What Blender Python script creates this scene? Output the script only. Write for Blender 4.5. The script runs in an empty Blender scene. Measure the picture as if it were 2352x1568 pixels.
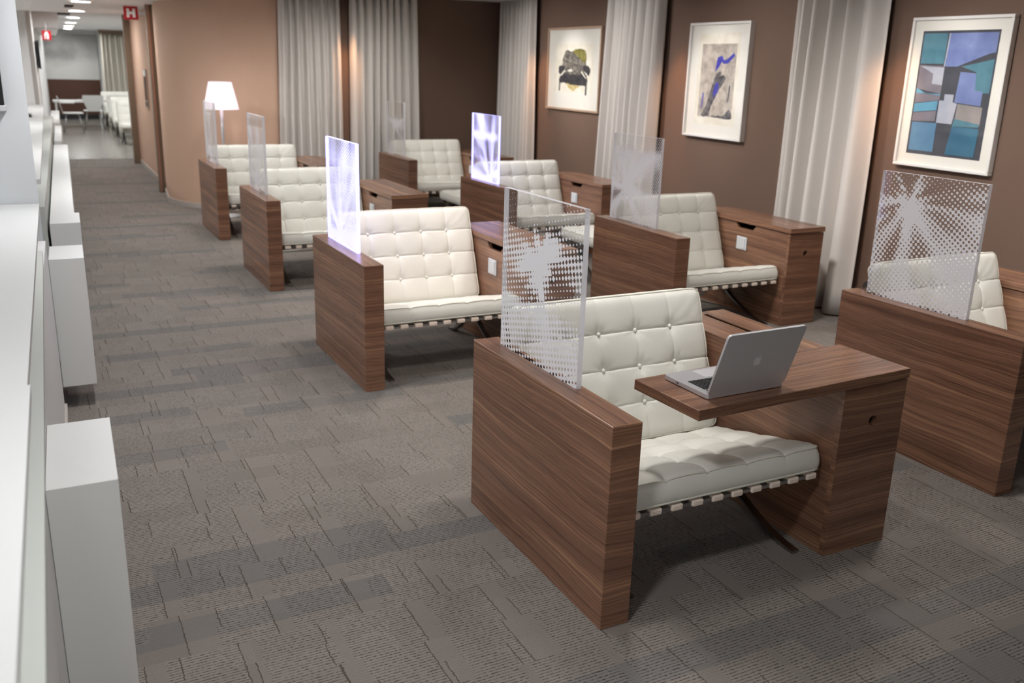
import bpy, bmesh, math, random
from mathutils import Vector, Matrix
random.seed(7)
SC = bpy.context.scene
COL = SC.collection
PI = math.pi

# ------------------------------------------------------------------ camera
cam = bpy.data.cameras.new('camera'); co = bpy.data.objects.new('camera', cam); COL.objects.link(co)
YAW, PIT, ROL = 0.48325026, 0.29057089, 0.03013135
fw = Vector((math.sin(YAW)*math.cos(PIT), math.cos(YAW)*math.cos(PIT), -math.sin(PIT)))
rt = Vector((math.cos(YAW), -math.sin(YAW), 0)); up = rt.cross(fw)
rt2 = math.cos(ROL)*rt + math.sin(ROL)*up; up2 = -math.sin(ROL)*rt + math.cos(ROL)*up
M = Matrix((rt2, up2, -fw)).transposed().to_4x4(); M.translation = (0, 0, 1.7225)
co.matrix_world = M
cam.sensor_width = 36; cam.lens = 32.2512; cam.clip_start = 0.02; cam.clip_end = 100
cam.dof.use_dof = True; cam.dof.focus_distance = 3.3; cam.dof.aperture_fstop = 3.2
SC.camera = co

# ------------------------------------------------------------------ world, exposure
w = bpy.data.worlds.new('world'); SC.world = w; w.use_nodes = True
w.node_tree.nodes['Background'].inputs[0].default_value = (0.80, 0.85, 1.0, 1)
w.node_tree.nodes['Background'].inputs[1].default_value = 0.25
SC.view_settings.view_transform = 'Standard'; SC.view_settings.look = 'None'
SC.view_settings.gamma = 1; SC.view_settings.use_curve_mapping = False
SC.view_settings.exposure = 0.0
SC.cycles.use_denoising = True
SC.cycles.transparent_max_bounces = 20
SC.cycles.max_bounces = 6
SC.cycles.diffuse_bounces = 3
SC.cycles.glossy_bounces = 3
SC.cycles.use_adaptive_sampling = True
SC.cycles.adaptive_threshold = .06
SC.cycles.adaptive_min_samples = 24
SC.cycles.sample_clamp_indirect = 6

LAMP_E = 205.0           # emission of the round ceiling downlights
def spot(name, loc, target, energy, color, size=55, blend=0.8, radius=0.05):
    l = bpy.data.lights.new(name, 'SPOT'); l.energy = energy; l.color = color
    l.spot_size = math.radians(size); l.spot_blend = blend; l.shadow_soft_size = radius
    o = bpy.data.objects.new(name, l); COL.objects.link(o); o.location = loc
    o.rotation_euler = (Vector(target)-Vector(loc)).to_track_quat('-Z', 'Y').to_euler()
    return o
WARM = (1.0, 0.50, 0.24)
for y in (4.60, 7.20, 9.93):                       # narrow warm accent spots beside the pictures
    xw = 5.38+.03*(y-4.65)
    spot('accent_spot', (xw-.42, y-.06, 2.47), (xw, y+.03, 1.35), 75, WARM, 34, 1.0)
spot('accent_spot', (3.45, 10.68, 2.47), (3.45, 11.1, 1.45), 80, WARM, 30, 1.0)
DAY = (1.0, .965, .94)
for y, e in ((4.16, 38), (6.60, 42), (9.20, 60)):   # picture spots
    xw = 5.38+.03*(y-4.65)
    spot('picture_spot', (xw-1.15, y+.15, 2.47), (xw, y, 1.62), e, DAY, 46, .9, .05)
for y in (2.2, 3.9, 6.0, 8.0, 9.6):                # neutral washers for the picture wall
    spot('wall_washer', (3.45, y+.25, 2.48), (5.45, y, .9), 230, DAY, 95, 1.0, .12)
for x in (2.85, 3.65):
    spot('wall_washer', (x, 9.2, 2.48), (x+.05, 11.1, .8), 95, DAY, 84, 1.0, .12)
for x, y, e in ((2.0, 2.95, 100), (2.0, 5.25, 120), (2.0, 7.7, 100), (2.0, 9.9, 90), (3.1, 2.4, 50), (3.2, 4.4, 70), (3.2, 7.0, 70),
                (4.1, 3.0, 75), (4.1, 5.4, 50), (4.1, 7.9, 50)):
    spot('seat_spot', (x, y, 2.48), (x, y+.25, 0), e, DAY, 120, 1.0, .12)
spot('seat_spot', (1.95, 4.1, 2.48), (2.1, 5.3, .55), 70, (1.0, .74, .62), 48, 1.0, .08)

# ------------------------------------------------------------------ node helpers
def srgb(r, g, b):
    f = lambda c: (c/255/12.92) if c/255 <= .04045 else ((c/255+.055)/1.055)**2.4
    return (f(r), f(g), f(b), 1)
class NT:
    def __init__(s, name):
        s.m = bpy.data.materials.new(name); s.m.use_nodes = True; s.t = s.m.node_tree
        s.t.nodes.clear(); s.out = s.t.nodes.new('ShaderNodeOutputMaterial')
    def n(s, typ, ins=None, **props):
        nd = s.t.nodes.new('ShaderNode'+typ)
        for k, v in props.items(): setattr(nd, k, v)
        for k, v in (ins or {}).items():
            if hasattr(v, 'is_linked') or isinstance(v, bpy.types.NodeSocket): s.t.links.new(v, nd.inputs[k])
            else: nd.inputs[k].default_value = v
        return nd
    def math(s, op, a, b=0.0, c=None, clamp=False):
        ins = {0: a, 1: b}
        if c is not None: ins[2] = c
        return s.n('Math', ins, operation=op, use_clamp=clamp).outputs[0]
    def mix(s, fac, a, b, mode='MIX'):
        nd = s.n('Mix', {0: fac, 6: a, 7: b}, data_type='RGBA', blend_type=mode); return nd.outputs[2]
    def ramp(s, fac, stops, interp='LINEAR'):
        nd = s.n('ValToRGB', {0: fac}); cr = nd.color_ramp; cr.interpolation = interp
        while len(cr.elements) > 1: cr.elements.remove(cr.elements[-1])
        cr.elements[0].position = stops[0][0]; cr.elements[0].color = stops[0][1]
        for p, c in stops[1:]:
            e = cr.elements.new(p); e.color = c
        return nd.outputs[0]
    def surf(s, sh): s.t.links.new(sh, s.out.inputs[0]); return s.m
    def bsdf(s, **k):
        nd = s.n('BsdfPrincipled')
        for key, v in k.items():
            key = key.replace('_', ' ')
            if isinstance(v, bpy.types.NodeSocket): s.t.links.new(v, nd.inputs[key])
            else: nd.inputs[key].default_value = v
        return s.surf(nd.outputs[0])
def plain(name, rgb, rough=.5, metal=0., bump=0., bscale=200, spec=.5, coat=0.):
    t = NT(name); k = dict(Base_Color=srgb(*rgb), Roughness=rough, Metallic=metal, Specular_IOR_Level=spec, Coat_Weight=coat)
    if bump:
        tc = t.n('TexCoord'); nz = t.n('TexNoise', {'Vector': tc.outputs['Object'], 'Scale': bscale, 'Detail': 3})
        k['Normal'] = t.n('Bump', {'Height': nz.outputs[0], 'Strength': bump, 'Distance': .002}).outputs[0]
    return t.bsdf(**k)
def emis(name, rgb, strength):
    t = NT(name); return t.surf(t.n('Emission', {0: srgb(*rgb), 1: strength}).outputs[0])

def wood(name, tint=1.0):
    t = NT(name); tc = t.n('TexCoord'); oi = t.n('ObjectInfo')
    sep = t.n('SeparateXYZ', {0: tc.outputs['UV']}); u, v = sep.outputs[0], sep.outputs[1]
    off = t.math('MULTIPLY', oi.outputs['Random'], 7.0)
    wp = t.n('TexNoise', {'Vector': t.n('CombineXYZ', {0: t.math('MULTIPLY', u, 1.7), 1: t.math('MULTIPLY', v, 3.5), 2: off}).outputs[0], 'Scale': 1, 'Detail': 2}).outputs[0]
    v2 = t.math('ADD', v, t.math('MULTIPLY', wp, .055))
    def nz(su, sv, dz, det=3):
        return t.n('TexNoise', {'Vector': t.n('CombineXYZ', {0: t.math('MULTIPLY', u, su), 1: t.math('MULTIPLY', v2, sv), 2: t.math('ADD', off, dz)}).outputs[0], 'Scale': 1, 'Detail': det}).outputs[0]
    broad, fine, pore, streak = nz(.7, 22, 1), nz(.9, 150, 5), nz(9, 420, 9, 2), nz(.55, 110, 14, 1)
    val = t.math('ADD', t.math('MULTIPLY', broad, .55), t.math('MULTIPLY', fine, .45))
    c = t.ramp(val, [(.28, srgb(82, 56, 45)), (.42, srgb(114, 81, 64)), (.52, srgb(131, 95, 75)), (.60, srgb(147, 108, 84)), (.66, srgb(172, 131, 99)), (.74, srgb(192, 152, 116))])
    pm = t.ramp(pore, [(.36, (0, 0, 0, 1)), (.47, (1, 1, 1, 1))])
    c2 = t.mix(.30, c, t.mix(1.0, c, pm, 'MULTIPLY'))
    c2 = t.mix(t.ramp(streak, [(.60, (0, 0, 0, 1)), (.72, (.22, .22, .22, 1))]), c2, srgb(196, 154, 116))
    return t.bsdf(Base_Color=c2, Roughness=.26, Specular_IOR_Level=.45)

def leather():
    t = NT('cream_leather'); tc = t.n('TexCoord')
    a = t.n('TexNoise', {'Vector': tc.outputs['Object'], 'Scale': 5, 'Detail': 3}).outputs[0]
    g = t.n('TexVoronoi', {'Vector': tc.outputs['Object'], 'Scale': 420}).outputs[0]
    wv = t.n('TexNoise', {'Vector': tc.outputs['Object'], 'Scale': 26, 'Detail': 4, 'Distortion': .8}).outputs[0]
    c = t.mix(a, srgb(226, 225, 216), srgb(217, 216, 206))
    h = t.math('ADD', t.math('MULTIPLY', g, .25), t.math('MULTIPLY', wv, 1.2))
    return t.bsdf(Base_Color=c, Roughness=.46, Specular_IOR_Level=.4, Normal=t.n('Bump', {'Height': h, 'Strength': .12, 'Distance': .004}).outputs[0])

def carpet():
    t = NT('carpet'); tc = t.n('TexCoord'); sep = t.n('SeparateXYZ', {0: tc.outputs['Object']})
    jn = t.n('TexNoise', {'Vector': tc.outputs['Object'], 'Scale': 55, 'Detail': 2})
    js = t.n('SeparateXYZ', {0: jn.outputs['Color']})
    x0 = t.math('ADD', sep.outputs[0], t.math('MULTIPLY', t.math('SUBTRACT', js.outputs[0], .5), .012))
    y0 = t.math('ADD', sep.outputs[1], t.math('MULTIPLY', t.math('SUBTRACT', js.outputs[1], .5), .005))
    def wn(a, b, k): return t.n('TexWhiteNoise', {'Vector': t.n('CombineXYZ', {0: a, 1: b, 2: k}).outputs[0]}, noise_dimensions='3D').outputs[0]
    def layer(rowh, wd, k):
        row = t.math('FLOOR', t.math('DIVIDE', y0, rowh))
        xs = t.math('ADD', t.math('DIVIDE', x0, wd), t.math('MULTIPLY', wn(row, 0.5, k), 5.3))
        cell = t.math('FLOOR', xs); fr = t.math('FRACT', xs)
        return row, cell, fr, t.math('FRACT', t.math('DIVIDE', y0, rowh))
    r1, c1, f1, g1 = layer(.23, .27, 1.5)
    r2, c2, f2, g2 = layer(.115, .21, 7.5)
    r3, c3, f3, g3 = layer(.13, .85, 13.5)
    n1, n2, n3 = wn(r1, c1, 2.2), wn(r2, c2, 3.3), wn(r3, c3, 4.4)
    # dashed dark ribs running along x
    rib = t.math('ABSOLUTE', t.math('SINE', t.math('MULTIPLY', y0, PI/.0125)))
    ribm = t.math('POWER', rib, 5.0)
    dash = t.n('TexNoise', {'Vector': t.n('CombineXYZ', {0: t.math('MULTIPLY', x0, 105), 1: t.math('MULTIPLY', t.math('FLOOR', t.math('ADD', t.math('DIVIDE', y0, .0125), 0.0)), 3.7), 2: 0.0}).outputs[0], 'Scale': 1, 'Detail': 1}).outputs[0]
    dm = t.math('MULTIPLY', ribm, t.math('ADD', .30, t.math('MULTIPLY', t.math('SUBTRACT', dash, .36), 2.6, clamp=True)), clamp=True)
    # plain strips (no ribs) at the cell's left side and in some cells
    strip = t.math('GREATER_THAN', f1, t.math('MULTIPLY', n1, .40))
    pl = t.math('MULTIPLY', strip, t.math('GREATER_THAN', n2, .05))
    dm = t.math('ADD', t.math('MULTIPLY', dm, t.math('ADD', .15, t.math('MULTIPLY', pl, .85))), t.math('MULTIPLY', t.math('SUBTRACT', 1.0, pl), .15))
    # dark cut lines between blocks, along y
    e1 = t.math('MULTIPLY', t.math('LESS_THAN', f1, .014), t.math('GREATER_THAN', n1, .35))
    e2 = t.math('MULTIPLY', t.math('LESS_THAN', f2, .018), t.math('GREATER_THAN', n2, .55))
    e = t.math('MAXIMUM', e1, e2)
    tw = t.n('TexNoise', {'Vector': tc.outputs['Object'], 'Scale': 420, 'Detail': 2}).outputs[0]
    base = t.mix(n2, srgb(138, 131, 124), srgb(147, 140, 133))
    blue = t.math('GREATER_THAN', n3, .80)
    base = t.mix(t.math('MULTIPLY', blue, .55), base, srgb(113, 114, 114))
    base = t.mix(t.math('MULTIPLY', t.math('GREATER_THAN', n1, .72), .18), base, srgb(160, 149, 141))
    base = t.mix(t.math('MULTIPLY', t.math('SUBTRACT', tw, .45), 2.2, clamp=True), base, srgb(110, 100, 92))
    base = t.mix(t.math('MULTIPLY', dm, .85), base, srgb(44, 42, 36))
    base = t.mix(t.math('MULTIPLY', e, .75), base, srgb(66, 57, 46))
    h = tw
    return t.bsdf(Base_Color=base, Roughness=.95, Specular_IOR_Level=.1, Normal=t.n('Bump', {'Height': h, 'Strength': .45, 'Distance': .004}).outputs[0])

def halftone_mask(t, uc, vc, pitch, rot, u0, v0, seed, profile, vmax, ray=.5, burst=.6, bs=.09, freq=2.4):
    c, s = math.cos(rot), math.sin(rot)
    a = t.math('ADD', t.math('MULTIPLY', uc, c/pitch), t.math('MULTIPLY', vc, s/pitch))
    b = t.math('ADD', t.math('MULTIPLY', uc, -s/pitch), t.math('MULTIPLY', vc, c/pitch))
    fa = t.math('SUBTRACT', t.math('FRACT', a), .5); fb = t.math('SUBTRACT', t.math('FRACT', b), .5)
    d = t.math('MULTIPLY', t.math('ADD', t.math('COSINE', t.math('MULTIPLY', fa, 2*PI)), t.math('COSINE', t.math('MULTIPLY', fb, 2*PI))), .25)
    d = t.math('ADD', d, .5)
    # sample the tone at the cell centre
    ac = t.math('ADD', t.math('FLOOR', a), .5); bc = t.math('ADD', t.math('FLOOR', b), .5)
    uu = t.math('SUBTRACT', t.math('MULTIPLY', ac, c*pitch), t.math('MULTIPLY', bc, s*pitch))
    vv = t.math('ADD', t.math('MULTIPLY', ac, s*pitch), t.math('MULTIPLY', bc, c*pitch))
    du = t.math('SUBTRACT', uu, u0); dv = t.math('SUBTRACT', vv, v0)
    r = t.math('SQRT', t.math('ADD', t.math('MULTIPLY', du, du), t.math('MULTIPLY', dv, dv)))
    r1 = t.math('ADD', r, .002)
    n = t.n('TexNoise', {'Vector': t.n('CombineXYZ', {0: t.math('DIVIDE', du, r1), 1: t.math('DIVIDE', dv, r1), 2: t.math('ADD', t.math('MULTIPLY', r, .8), seed)}).outputs[0], 'Scale': freq, 'Detail': 2}).outputs[0]
    rays = t.math('MULTIPLY', t.math('SUBTRACT', n, .5), ray*3.0)
    q = t.math('DIVIDE', r, t.math('MULTIPLY', t.math('MAXIMUM', t.math('ADD', -.55, t.math('MULTIPLY', n, 3.1)), .25), bs))
    bur = t.math('MULTIPLY', t.math('POWER', 2.718, t.math('MULTIPLY', t.math('MULTIPLY', q, q), -1.0)), burst)
    prof = t.ramp(t.math('DIVIDE', vv, vmax), [(p, (g, g, g, 1)) for p, g in profile])
    T = t.math('ADD', t.math('ADD', prof, rays), bur)
    T = t.math('MINIMUM', t.math('MAXIMUM', T, .13), 1.1)
    return t.math('GREATER_THAN', d, t.math('SUBTRACT', 1.0, t.math('MULTIPLY', t.math('MULTIPLY', T, T), 1.65)))

def clear_shader(t):
    fr = t.math('ADD', .04, t.math('MULTIPLY', t.math('POWER', t.n('LayerWeight', {0: .5}).outputs['Facing'], 5.0), .96))
    g = t.n('BsdfGlossy', {'Color': (1, 1, 1, 1), 'Roughness': .02}).outputs[0]
    tr = t.n('BsdfTransparent', {'Color': (.985, .988, .99, 1)}).outputs[0]
    return t.n('MixShader', {0: t.math('MULTIPLY', fr, .8), 1: tr, 2: g}).outputs[0], g, fr
def acrylic(name, lit=0.0, **k):
    t = NT(name); tc = t.n('TexCoord'); sep = t.n('SeparateXYZ', {0: tc.outputs['UV']})
    m = halftone_mask(t, sep.outputs[0], sep.outputs[1], vmax=.6, **k)
    cl, g, fr = clear_shader(t)
    df = t.n('BsdfDiffuse', {0: srgb(246, 246, 250)}).outputs[0]
    tl = t.n('BsdfTranslucent', {0: srgb(246, 246, 252)}).outputs[0]
    ink = t.n('MixShader', {0: .22, 1: df, 2: tl}).outputs[0]
    if lit:
        ink = t.n('AddShader', {0: ink, 1: t.n('Emission', {0: (.40, .41, 1.0, 1), 1: lit}).outputs[0]}).outputs[0]
    ink = t.n('MixShader', {0: t.math('MULTIPLY', fr, .8), 1: ink, 2: g}).outputs[0]
    return t.surf(t.n('MixShader', {0: m, 1: cl, 2: ink}).outputs[0])
def clear_mat():
    t = NT('clear_acrylic'); return t.surf(clear_shader(t)[0])
def edge_mat(name, lit=0.0):
    t = NT(name); df = t.n('BsdfDiffuse', {0: srgb(236, 236, 242)}).outputs[0]
    tl = t.n('BsdfTranslucent', {0: srgb(236, 236, 242)}).outputs[0]
    tr = t.n('BsdfTransparent').outputs[0]
    s = t.n('MixShader', {0: .45, 1: df, 2: tl}).outputs[0]
    s = t.n('MixShader', {0: .12, 1: s, 2: tr}).outputs[0]
    if lit: s = t.n('AddShader', {0: s, 1: t.n('Emission', {0: (.36, .37, 1.0, 1), 1: lit}).outputs[0]}).outputs[0]
    return t.surf(s)
def screen_wall():
    t = NT('dotted_screen'); tc = t.n('TexCoord'); sep = t.n('SeparateXYZ', {0: tc.outputs['UV']})
    m = halftone_mask(t, sep.outputs[0], sep.outputs[1], .045, .5, -.6, .25, 3.3, [(0, .95), (.35, .72), (.5, .5), (1, .42)], 1.2, ray=.22, burst=0)
    return t.bsdf(Base_Color=t.mix(m, srgb(136, 136, 133), srgb(214, 214, 208)), Roughness=.5)
def fabric(name, rgb):
    t = NT(name); tc = t.n('TexCoord')
    nz = t.n('TexNoise', {'Vector': tc.outputs['Object'], 'Scale': 260, 'Detail': 2}).outputs[0]
    c = t.mix(nz, srgb(*[max(0, v-10) for v in rgb]), srgb(*[min(255, v+8) for v in rgb]))
    p = t.n('BsdfPrincipled', {'Base Color': c, 'Roughness': .9, 'Specular IOR Level': .15, 'Sheen Weight': .2,
        'Normal': t.n('Bump', {'Height': nz, 'Strength': .15, 'Distance': .002}).outputs[0]}).outputs[0]
    return t.surf(t.n('MixShader', {0: .12, 1: p, 2: t.n('BsdfTranslucent', {0: c}).outputs[0]}).outputs[0])
def tile_floor():
    t = NT('stone_tile'); tc = t.n('TexCoord')
    nz = t.n('TexNoise', {'Vector': tc.outputs['Object'], 'Scale': 6, 'Detail': 4}).outputs[0]
    return t.bsdf(Base_Color=t.mix(nz, srgb(136, 132, 124), srgb(150, 146, 138)), Roughness=.22)
def paint(name, rgb, rough=.75):
    t = NT(name); tc = t.n('TexCoord')
    nz = t.n('TexNoise', {'Vector': tc.outputs['Object'], 'Scale': 240, 'Detail': 2}).outputs[0]
    return t.bsdf(Base_Color=srgb(*rgb), Roughness=rough, Specular_IOR_Level=.25, Normal=t.n('Bump', {'Height': nz, 'Strength': .10, 'Distance': .002}).outputs[0])

MT = dict(
    wood=wood('walnut_veneer'), leather=leather(), carpet=carpet(), clear=clear_mat(),
    edge=edge_mat('acrylic_edge'), edge_lit=edge_mat('acrylic_edge_lit', 2.0),
    piping=plain('leather_piping', (222, 220, 206), .5), strap=plain('strap_leather', (238, 222, 206), .55, bump=.1),
    chrome=plain('chrome_steel', (168, 166, 166), .18, 1.0), black=plain('black_plastic', (24, 23, 24), .4),
    brownwall=paint('brown_wall_paint', (110, 89, 77)), lit_tan_wall=paint('tan_and_lit_brown_paint', (202, 169, 146)),
    white=plain('white_laminate', (222, 222, 219), .38), worktop=plain('worktop_laminate', (204, 205, 203), .38), ledge=plain('grey_laminate', (190, 193, 186), .45), whitewall=paint('white_wall_paint', (222, 222, 220)),
    colpaint=paint('column_paint', (203, 206, 208)), ceil=paint('ceiling_paint', (240, 239, 238)), curtain=fabric('linen_curtain', (222, 217, 211)),
    farcurtain=fabric('cream_curtain', (224, 219, 203)), wains=paint('dark_brown_panel', (92, 66, 54)),
    tile=tile_floor(), screen=screen_wall(), post=plain('bronze_door_trim', (122, 102, 82), .45), rose=plain('copper_trim', (178, 132, 118), .35, .3),
    alu=plain('brushed_aluminium', (206, 206, 208), .42, .35, bump=.04, bscale=600), alu2=plain('pale_aluminium', (206, 206, 210), .34, .6),
    logo=plain('white_plastic', (226, 226, 228), .3), key=plain('black_key', (26, 27, 30), .5),
    plate=plain('white_switch', (206, 209, 212), .35), dark=plain('dark_void', (20, 16, 14), .8),
    red=plain('red_sign', (176, 22, 40), .45), signwhite=plain('sign_white', (240, 240, 236), .5),
    frame_w=plain('white_frame', (226, 224, 220), .4), frame_wood=plain('pale_wood_frame', (176, 150, 128), .5), mat=plain('picture_mount', (234, 230, 220), .8),
    paper=plain('print_paper', (236, 230, 212), .8), base=plain('skirting', (186, 178, 170), .6), plinth=plain('black_plinth', (32, 32, 36), .5),
    lens=emis('downlight_lens', (253, 253, 255), LAMP_E), shade=None)
def lampshade():
    t = NT('lamp_shade'); d = t.n('BsdfDiffuse', {0: srgb(236, 232, 236)}).outputs[0]; tl = t.n('BsdfTranslucent', {0: srgb(240, 234, 240)}).outputs[0]
    s = t.n('MixShader', {0: .6, 1: d, 2: tl}).outputs[0]
    return t.surf(t.n('AddShader', {0: s, 1: t.n('Emission', {0: (1, .93, .97, 1), 1: .30}).outputs[0]}).outputs[0])
MT['shade'] = lampshade()

# ------------------------------------------------------------------ mesh helpers
def mesh_obj(name, bm, mat, parent=None, smooth=False, loc=None):
    me = bpy.data.meshes.new(name); bm.to_mesh(me); bm.free()
    for m in (mat if isinstance(mat, (list, tuple)) else [mat]): me.materials.append(MT[m] if isinstance(m, str) else m)
    if smooth:
        for p in me.polygons: p.use_smooth = True
    o = bpy.data.objects.new(name, me); COL.objects.link(o)
    if parent: o.parent = parent
    if loc: o.location = loc
    return o
def uv_box(bm, grain):
    """box-project; grain = world axis index along which the grain runs on the big faces"""
    uvl = bm.loops.layers.uv.verify()
    for f in bm.faces:
        n = [abs(c) for c in f.normal]; ax = n.index(max(n))
        axes = [i for i in range(3) if i != ax]
        if grain in axes: ua = grain
        else: ua = axes[0] if axes[0] != 2 else axes[1]
        va = [i for i in axes if i != ua][0]
        for l in f.loops: l[uvl].uv = (l.vert.co[ua]+l.vert.co[ax]*.37, l.vert.co[va])
def add_box(bm, x0, x1, y0, y1, z0, z1, bevel=0.0, seg=2):
    r = bmesh.ops.create_cube(bm, size=1)['verts']
    for v in r:
        v.co = Vector((x0+(v.co.x+.5)*(x1-x0), y0+(v.co.y+.5)*(y1-y0), z0+(v.co.z+.5)*(z1-z0)))
    if bevel:
        es = list({e for v in r for e in v.link_edges})
        bmesh.ops.bevel(bm, geom=es, offset=bevel, segments=seg, profile=.5, affect='EDGES')
    return r
def box(name, x0, x1, y0, y1, z0, z1, mat, parent=None, bevel=0.0, grain=1, seg=2):
    bm = bmesh.new(); add_box(bm, x0, x1, y0, y1, z0, z1, bevel, seg); bm.normal_update(); uv_box(bm, grain)
    return mesh_obj(name, bm, mat, parent)
def prism(bm, pts, z0, z1):
    a = [bm.verts.new((x, y, z0)) for x, y in pts]; b = [bm.verts.new((x, y, z1)) for x, y in pts]
    n = len(pts); bm.faces.new(a[::-1]); bm.faces.new(b)
    for i in range(n): bm.faces.new((a[i], a[(i+1) % n], b[(i+1) % n], b[i]))
def prism_obj(name, pts, z0, z1, mat, parent=None, grain=1, bevel=0.0):
    bm = bmesh.new(); prism(bm, pts, z0, z1); bmesh.ops.recalc_face_normals(bm, faces=bm.faces)
    if bevel: bmesh.ops.bevel(bm, geom=bm.edges[:], offset=bevel, segments=1, affect='EDGES')
    bm.normal_update(); uv_box(bm, grain)
    return mesh_obj(name, bm, mat, parent)
def plate(bm, outer, holes, axis, c0, c1):
    """flat plate with holes; 2D points live in the two axes other than `axis`"""
    ax = [i for i in range(3) if i != axis]
    def mk(p, c):
        v = [0, 0, 0]; v[ax[0]], v[ax[1]], v[axis] = p[0], p[1], c; return bm.verts.new(v)
    es, rings = [], []
    for ring in [outer]+holes:
        vs = [mk(p, c0) for p in ring]; rings.append(vs)
        es += [bm.edges.new((vs[i], vs[(i+1) % len(vs)])) for i in range(len(vs))]
    fs = [f for f in bmesh.ops.triangle_fill(bm, use_beauty=True, edges=es)['geom'] if isinstance(f, bmesh.types.BMFace)]
    ex = bmesh.ops.extrude_face_region(bm, geom=fs)
    d = Vector((0, 0, 0)); d[axis] = c1-c0
    bmesh.ops.translate(bm, verts=[v for v in ex['geom'] if isinstance(v, bmesh.types.BMVert)], vec=d)
    bmesh.ops.recalc_face_normals(bm, faces=bm.faces)
def tube(bm, pts, r, seg=8, closed=False, flat=None):
    """sweep circle (or flat bar (w,t)) along pts"""
    pts = [Vector(p) for p in pts]; n = len(pts); rings = []
    side0 = None
    for i, p in enumerate(pts):
        if closed: d = pts[(i+1) % n]-pts[i-1]
        else: d = pts[min(i+1, n-1)]-pts[max(i-1, 0)]
        d.normalize()
        if flat:
            sx = Vector((1, 0, 0)); sy = d.cross(sx).normalized()
            prof = [(-flat[0]/2, -flat[1]/2), (flat[0]/2, -flat[1]/2), (flat[0]/2, flat[1]/2), (-flat[0]/2, flat[1]/2)]
            rings.append([bm.verts.new(p+sx*a+sy*b) for a, b in prof])
        else:
            ref = Vector((0, 0, 1)) if abs(d.z) < .9 else Vector((1, 0, 0))
            sx = d.cross(ref).normalized(); sy = sx.cross(d)
            rr = r[i] if isinstance(r, (list, tuple)) else r
            rings.append([bm.verts.new(p+sx*rr*math.cos(2*PI*k/seg)+sy*rr*math.sin(2*PI*k/seg)) for k in range(seg)])
    m = len(rings[0])
    for i in range(n if closed else n-1):
        A, B = rings[i], rings[(i+1) % n]
        for k in range(m): bm.faces.new((A[k], A[(k+1) % m], B[(k+1) % m], B[k]))
    if not closed: bm.faces.new(rings[0][::-1]); bm.faces.new(rings[-1])
    bmesh.ops.recalc_face_normals(bm, faces=bm.faces)
def lathe(bm, prof, seg=28, c=(0, 0)):
    rings = []
    for r, z in prof: rings.append([bm.verts.new((c[0]+r*math.cos(2*PI*k/seg), c[1]+r*math.sin(2*PI*k/seg), z)) for k in range(seg)])
    for A, B in zip(rings, rings[1:]):
        for k in range(seg): bm.faces.new((A[k], A[(k+1) % seg], B[(k+1) % seg], B[k]))
def empty(name, loc, rz=0):
    o = bpy.data.objects.new(name, None); COL.objects.link(o); o.location = loc; o.rotation_euler = (0, 0, rz); o.empty_display_size = .1
    return o
def tag(o, label=None, cat=None, group=None, kind=None):
    if label: o['label'] = label
    if cat: o['category'] = cat
    if group: o['group'] = group
    if kind: o['kind'] = kind
    return o
def copy_tree(o, parent=None):
    c = o.copy(); COL.objects.link(c); c.parent = parent
    for ch in list(o.children): copy_tree(ch, c)
    return c
def struct(o): o['kind'] = 'structure'; return o

# ------------------------------------------------------------------ the setting
BS = .03
def wx(y): return 5.38+BS*(y-4.65)
YB = 11.1
struct(box('floor', -4, 9, -3.2, 17.55, -.1, 0, 'carpet'))
struct(box('floor_back', -4, 9, 17.55, 29.5, -.1, 0, 'tile'))
struct(prism_obj('wall_right', [(wx(-3.2), -3.2), (wx(-3.2)+.2, -3.2), (wx(YB+1)+.2, YB+1), (wx(YB+1), YB+1)], 0, 2.6, 'brownwall'))
# back wall: straight run that turns round a big radius into the corridor
arc = [(2.48+math.cos(a), 12.1+math.sin(a)) for a in [PI*1.5-i*(PI/2)/24 for i in range(25)]]
outer = [(wx(YB)+.1, YB)] + arc + [(1.48, 12.93)]
inner = [(1.66, 12.93), (1.62, 12.1)] + [(2.48+.86*math.cos(a), 12.1+.86*math.sin(a)) for a in [PI+i*(PI/2)/24 for i in range(25)]] + [(wx(YB)+.1, YB+.14)]
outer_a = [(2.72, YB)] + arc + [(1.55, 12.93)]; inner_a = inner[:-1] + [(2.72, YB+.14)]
struct(prism_obj('wall_back', outer_a+inner_a, 0, 2.6, 'lit_tan_wall'))  # curve of the brown wall; corridor light painted in as lighter tan
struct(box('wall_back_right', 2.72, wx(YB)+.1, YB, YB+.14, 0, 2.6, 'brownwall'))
skirt_o = [(x, y) for x, y in outer[:-1]]+[(1.55, 12.93)]; skirt = [(wx(YB)+.05, YB-.012)] + [(2.48+1.012*math.cos(a), 12.1+1.012*math.sin(a)) for a in [PI*1.5-i*(PI/2)/24 for i in range(25)]] + [(1.538, 12.93)]
struct(prism_obj('baseboard_back', skirt+skirt_o[::-1], 0, .06, 'base'))
struct(prism_obj('wall_passage', [(1.60, 13.0), (1.80, 13.0), (1.84, 16.7), (1.64, 16.7)], 0, 2.6, 'lit_tan_wall'))
struct(prism_obj('baseboard_passage', [(1.585, 13.05), (1.60, 13.05), (1.64, 16.6), (1.625, 16.6)], 0, .07, 'base'))
for i, (x0, x1, y0, y1) in enumerate(((1.475, 1.62, 12.93, 13.06), (1.535, 1.66, 16.62, 16.76))):
    t = struct(box('trim_%d' % (i+1), x0, x1, y0, y1, 0, 2.4, 'post'))
    o = box('edge_strip', x1-.03 if i else x0+.012, x1-.004 if i else x0+.03, y0-.012, y0, 0, 2.4, 'rose'); o.parent = t
struct(box('wall_far', -.5, 5, 28.6, 28.8, 0, 2.6, 'whitewall'))
struct(box('wall_far_right', 4.6, 4.8, 16.7, 28.6, 0, 2.6, 'whitewall'))
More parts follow.
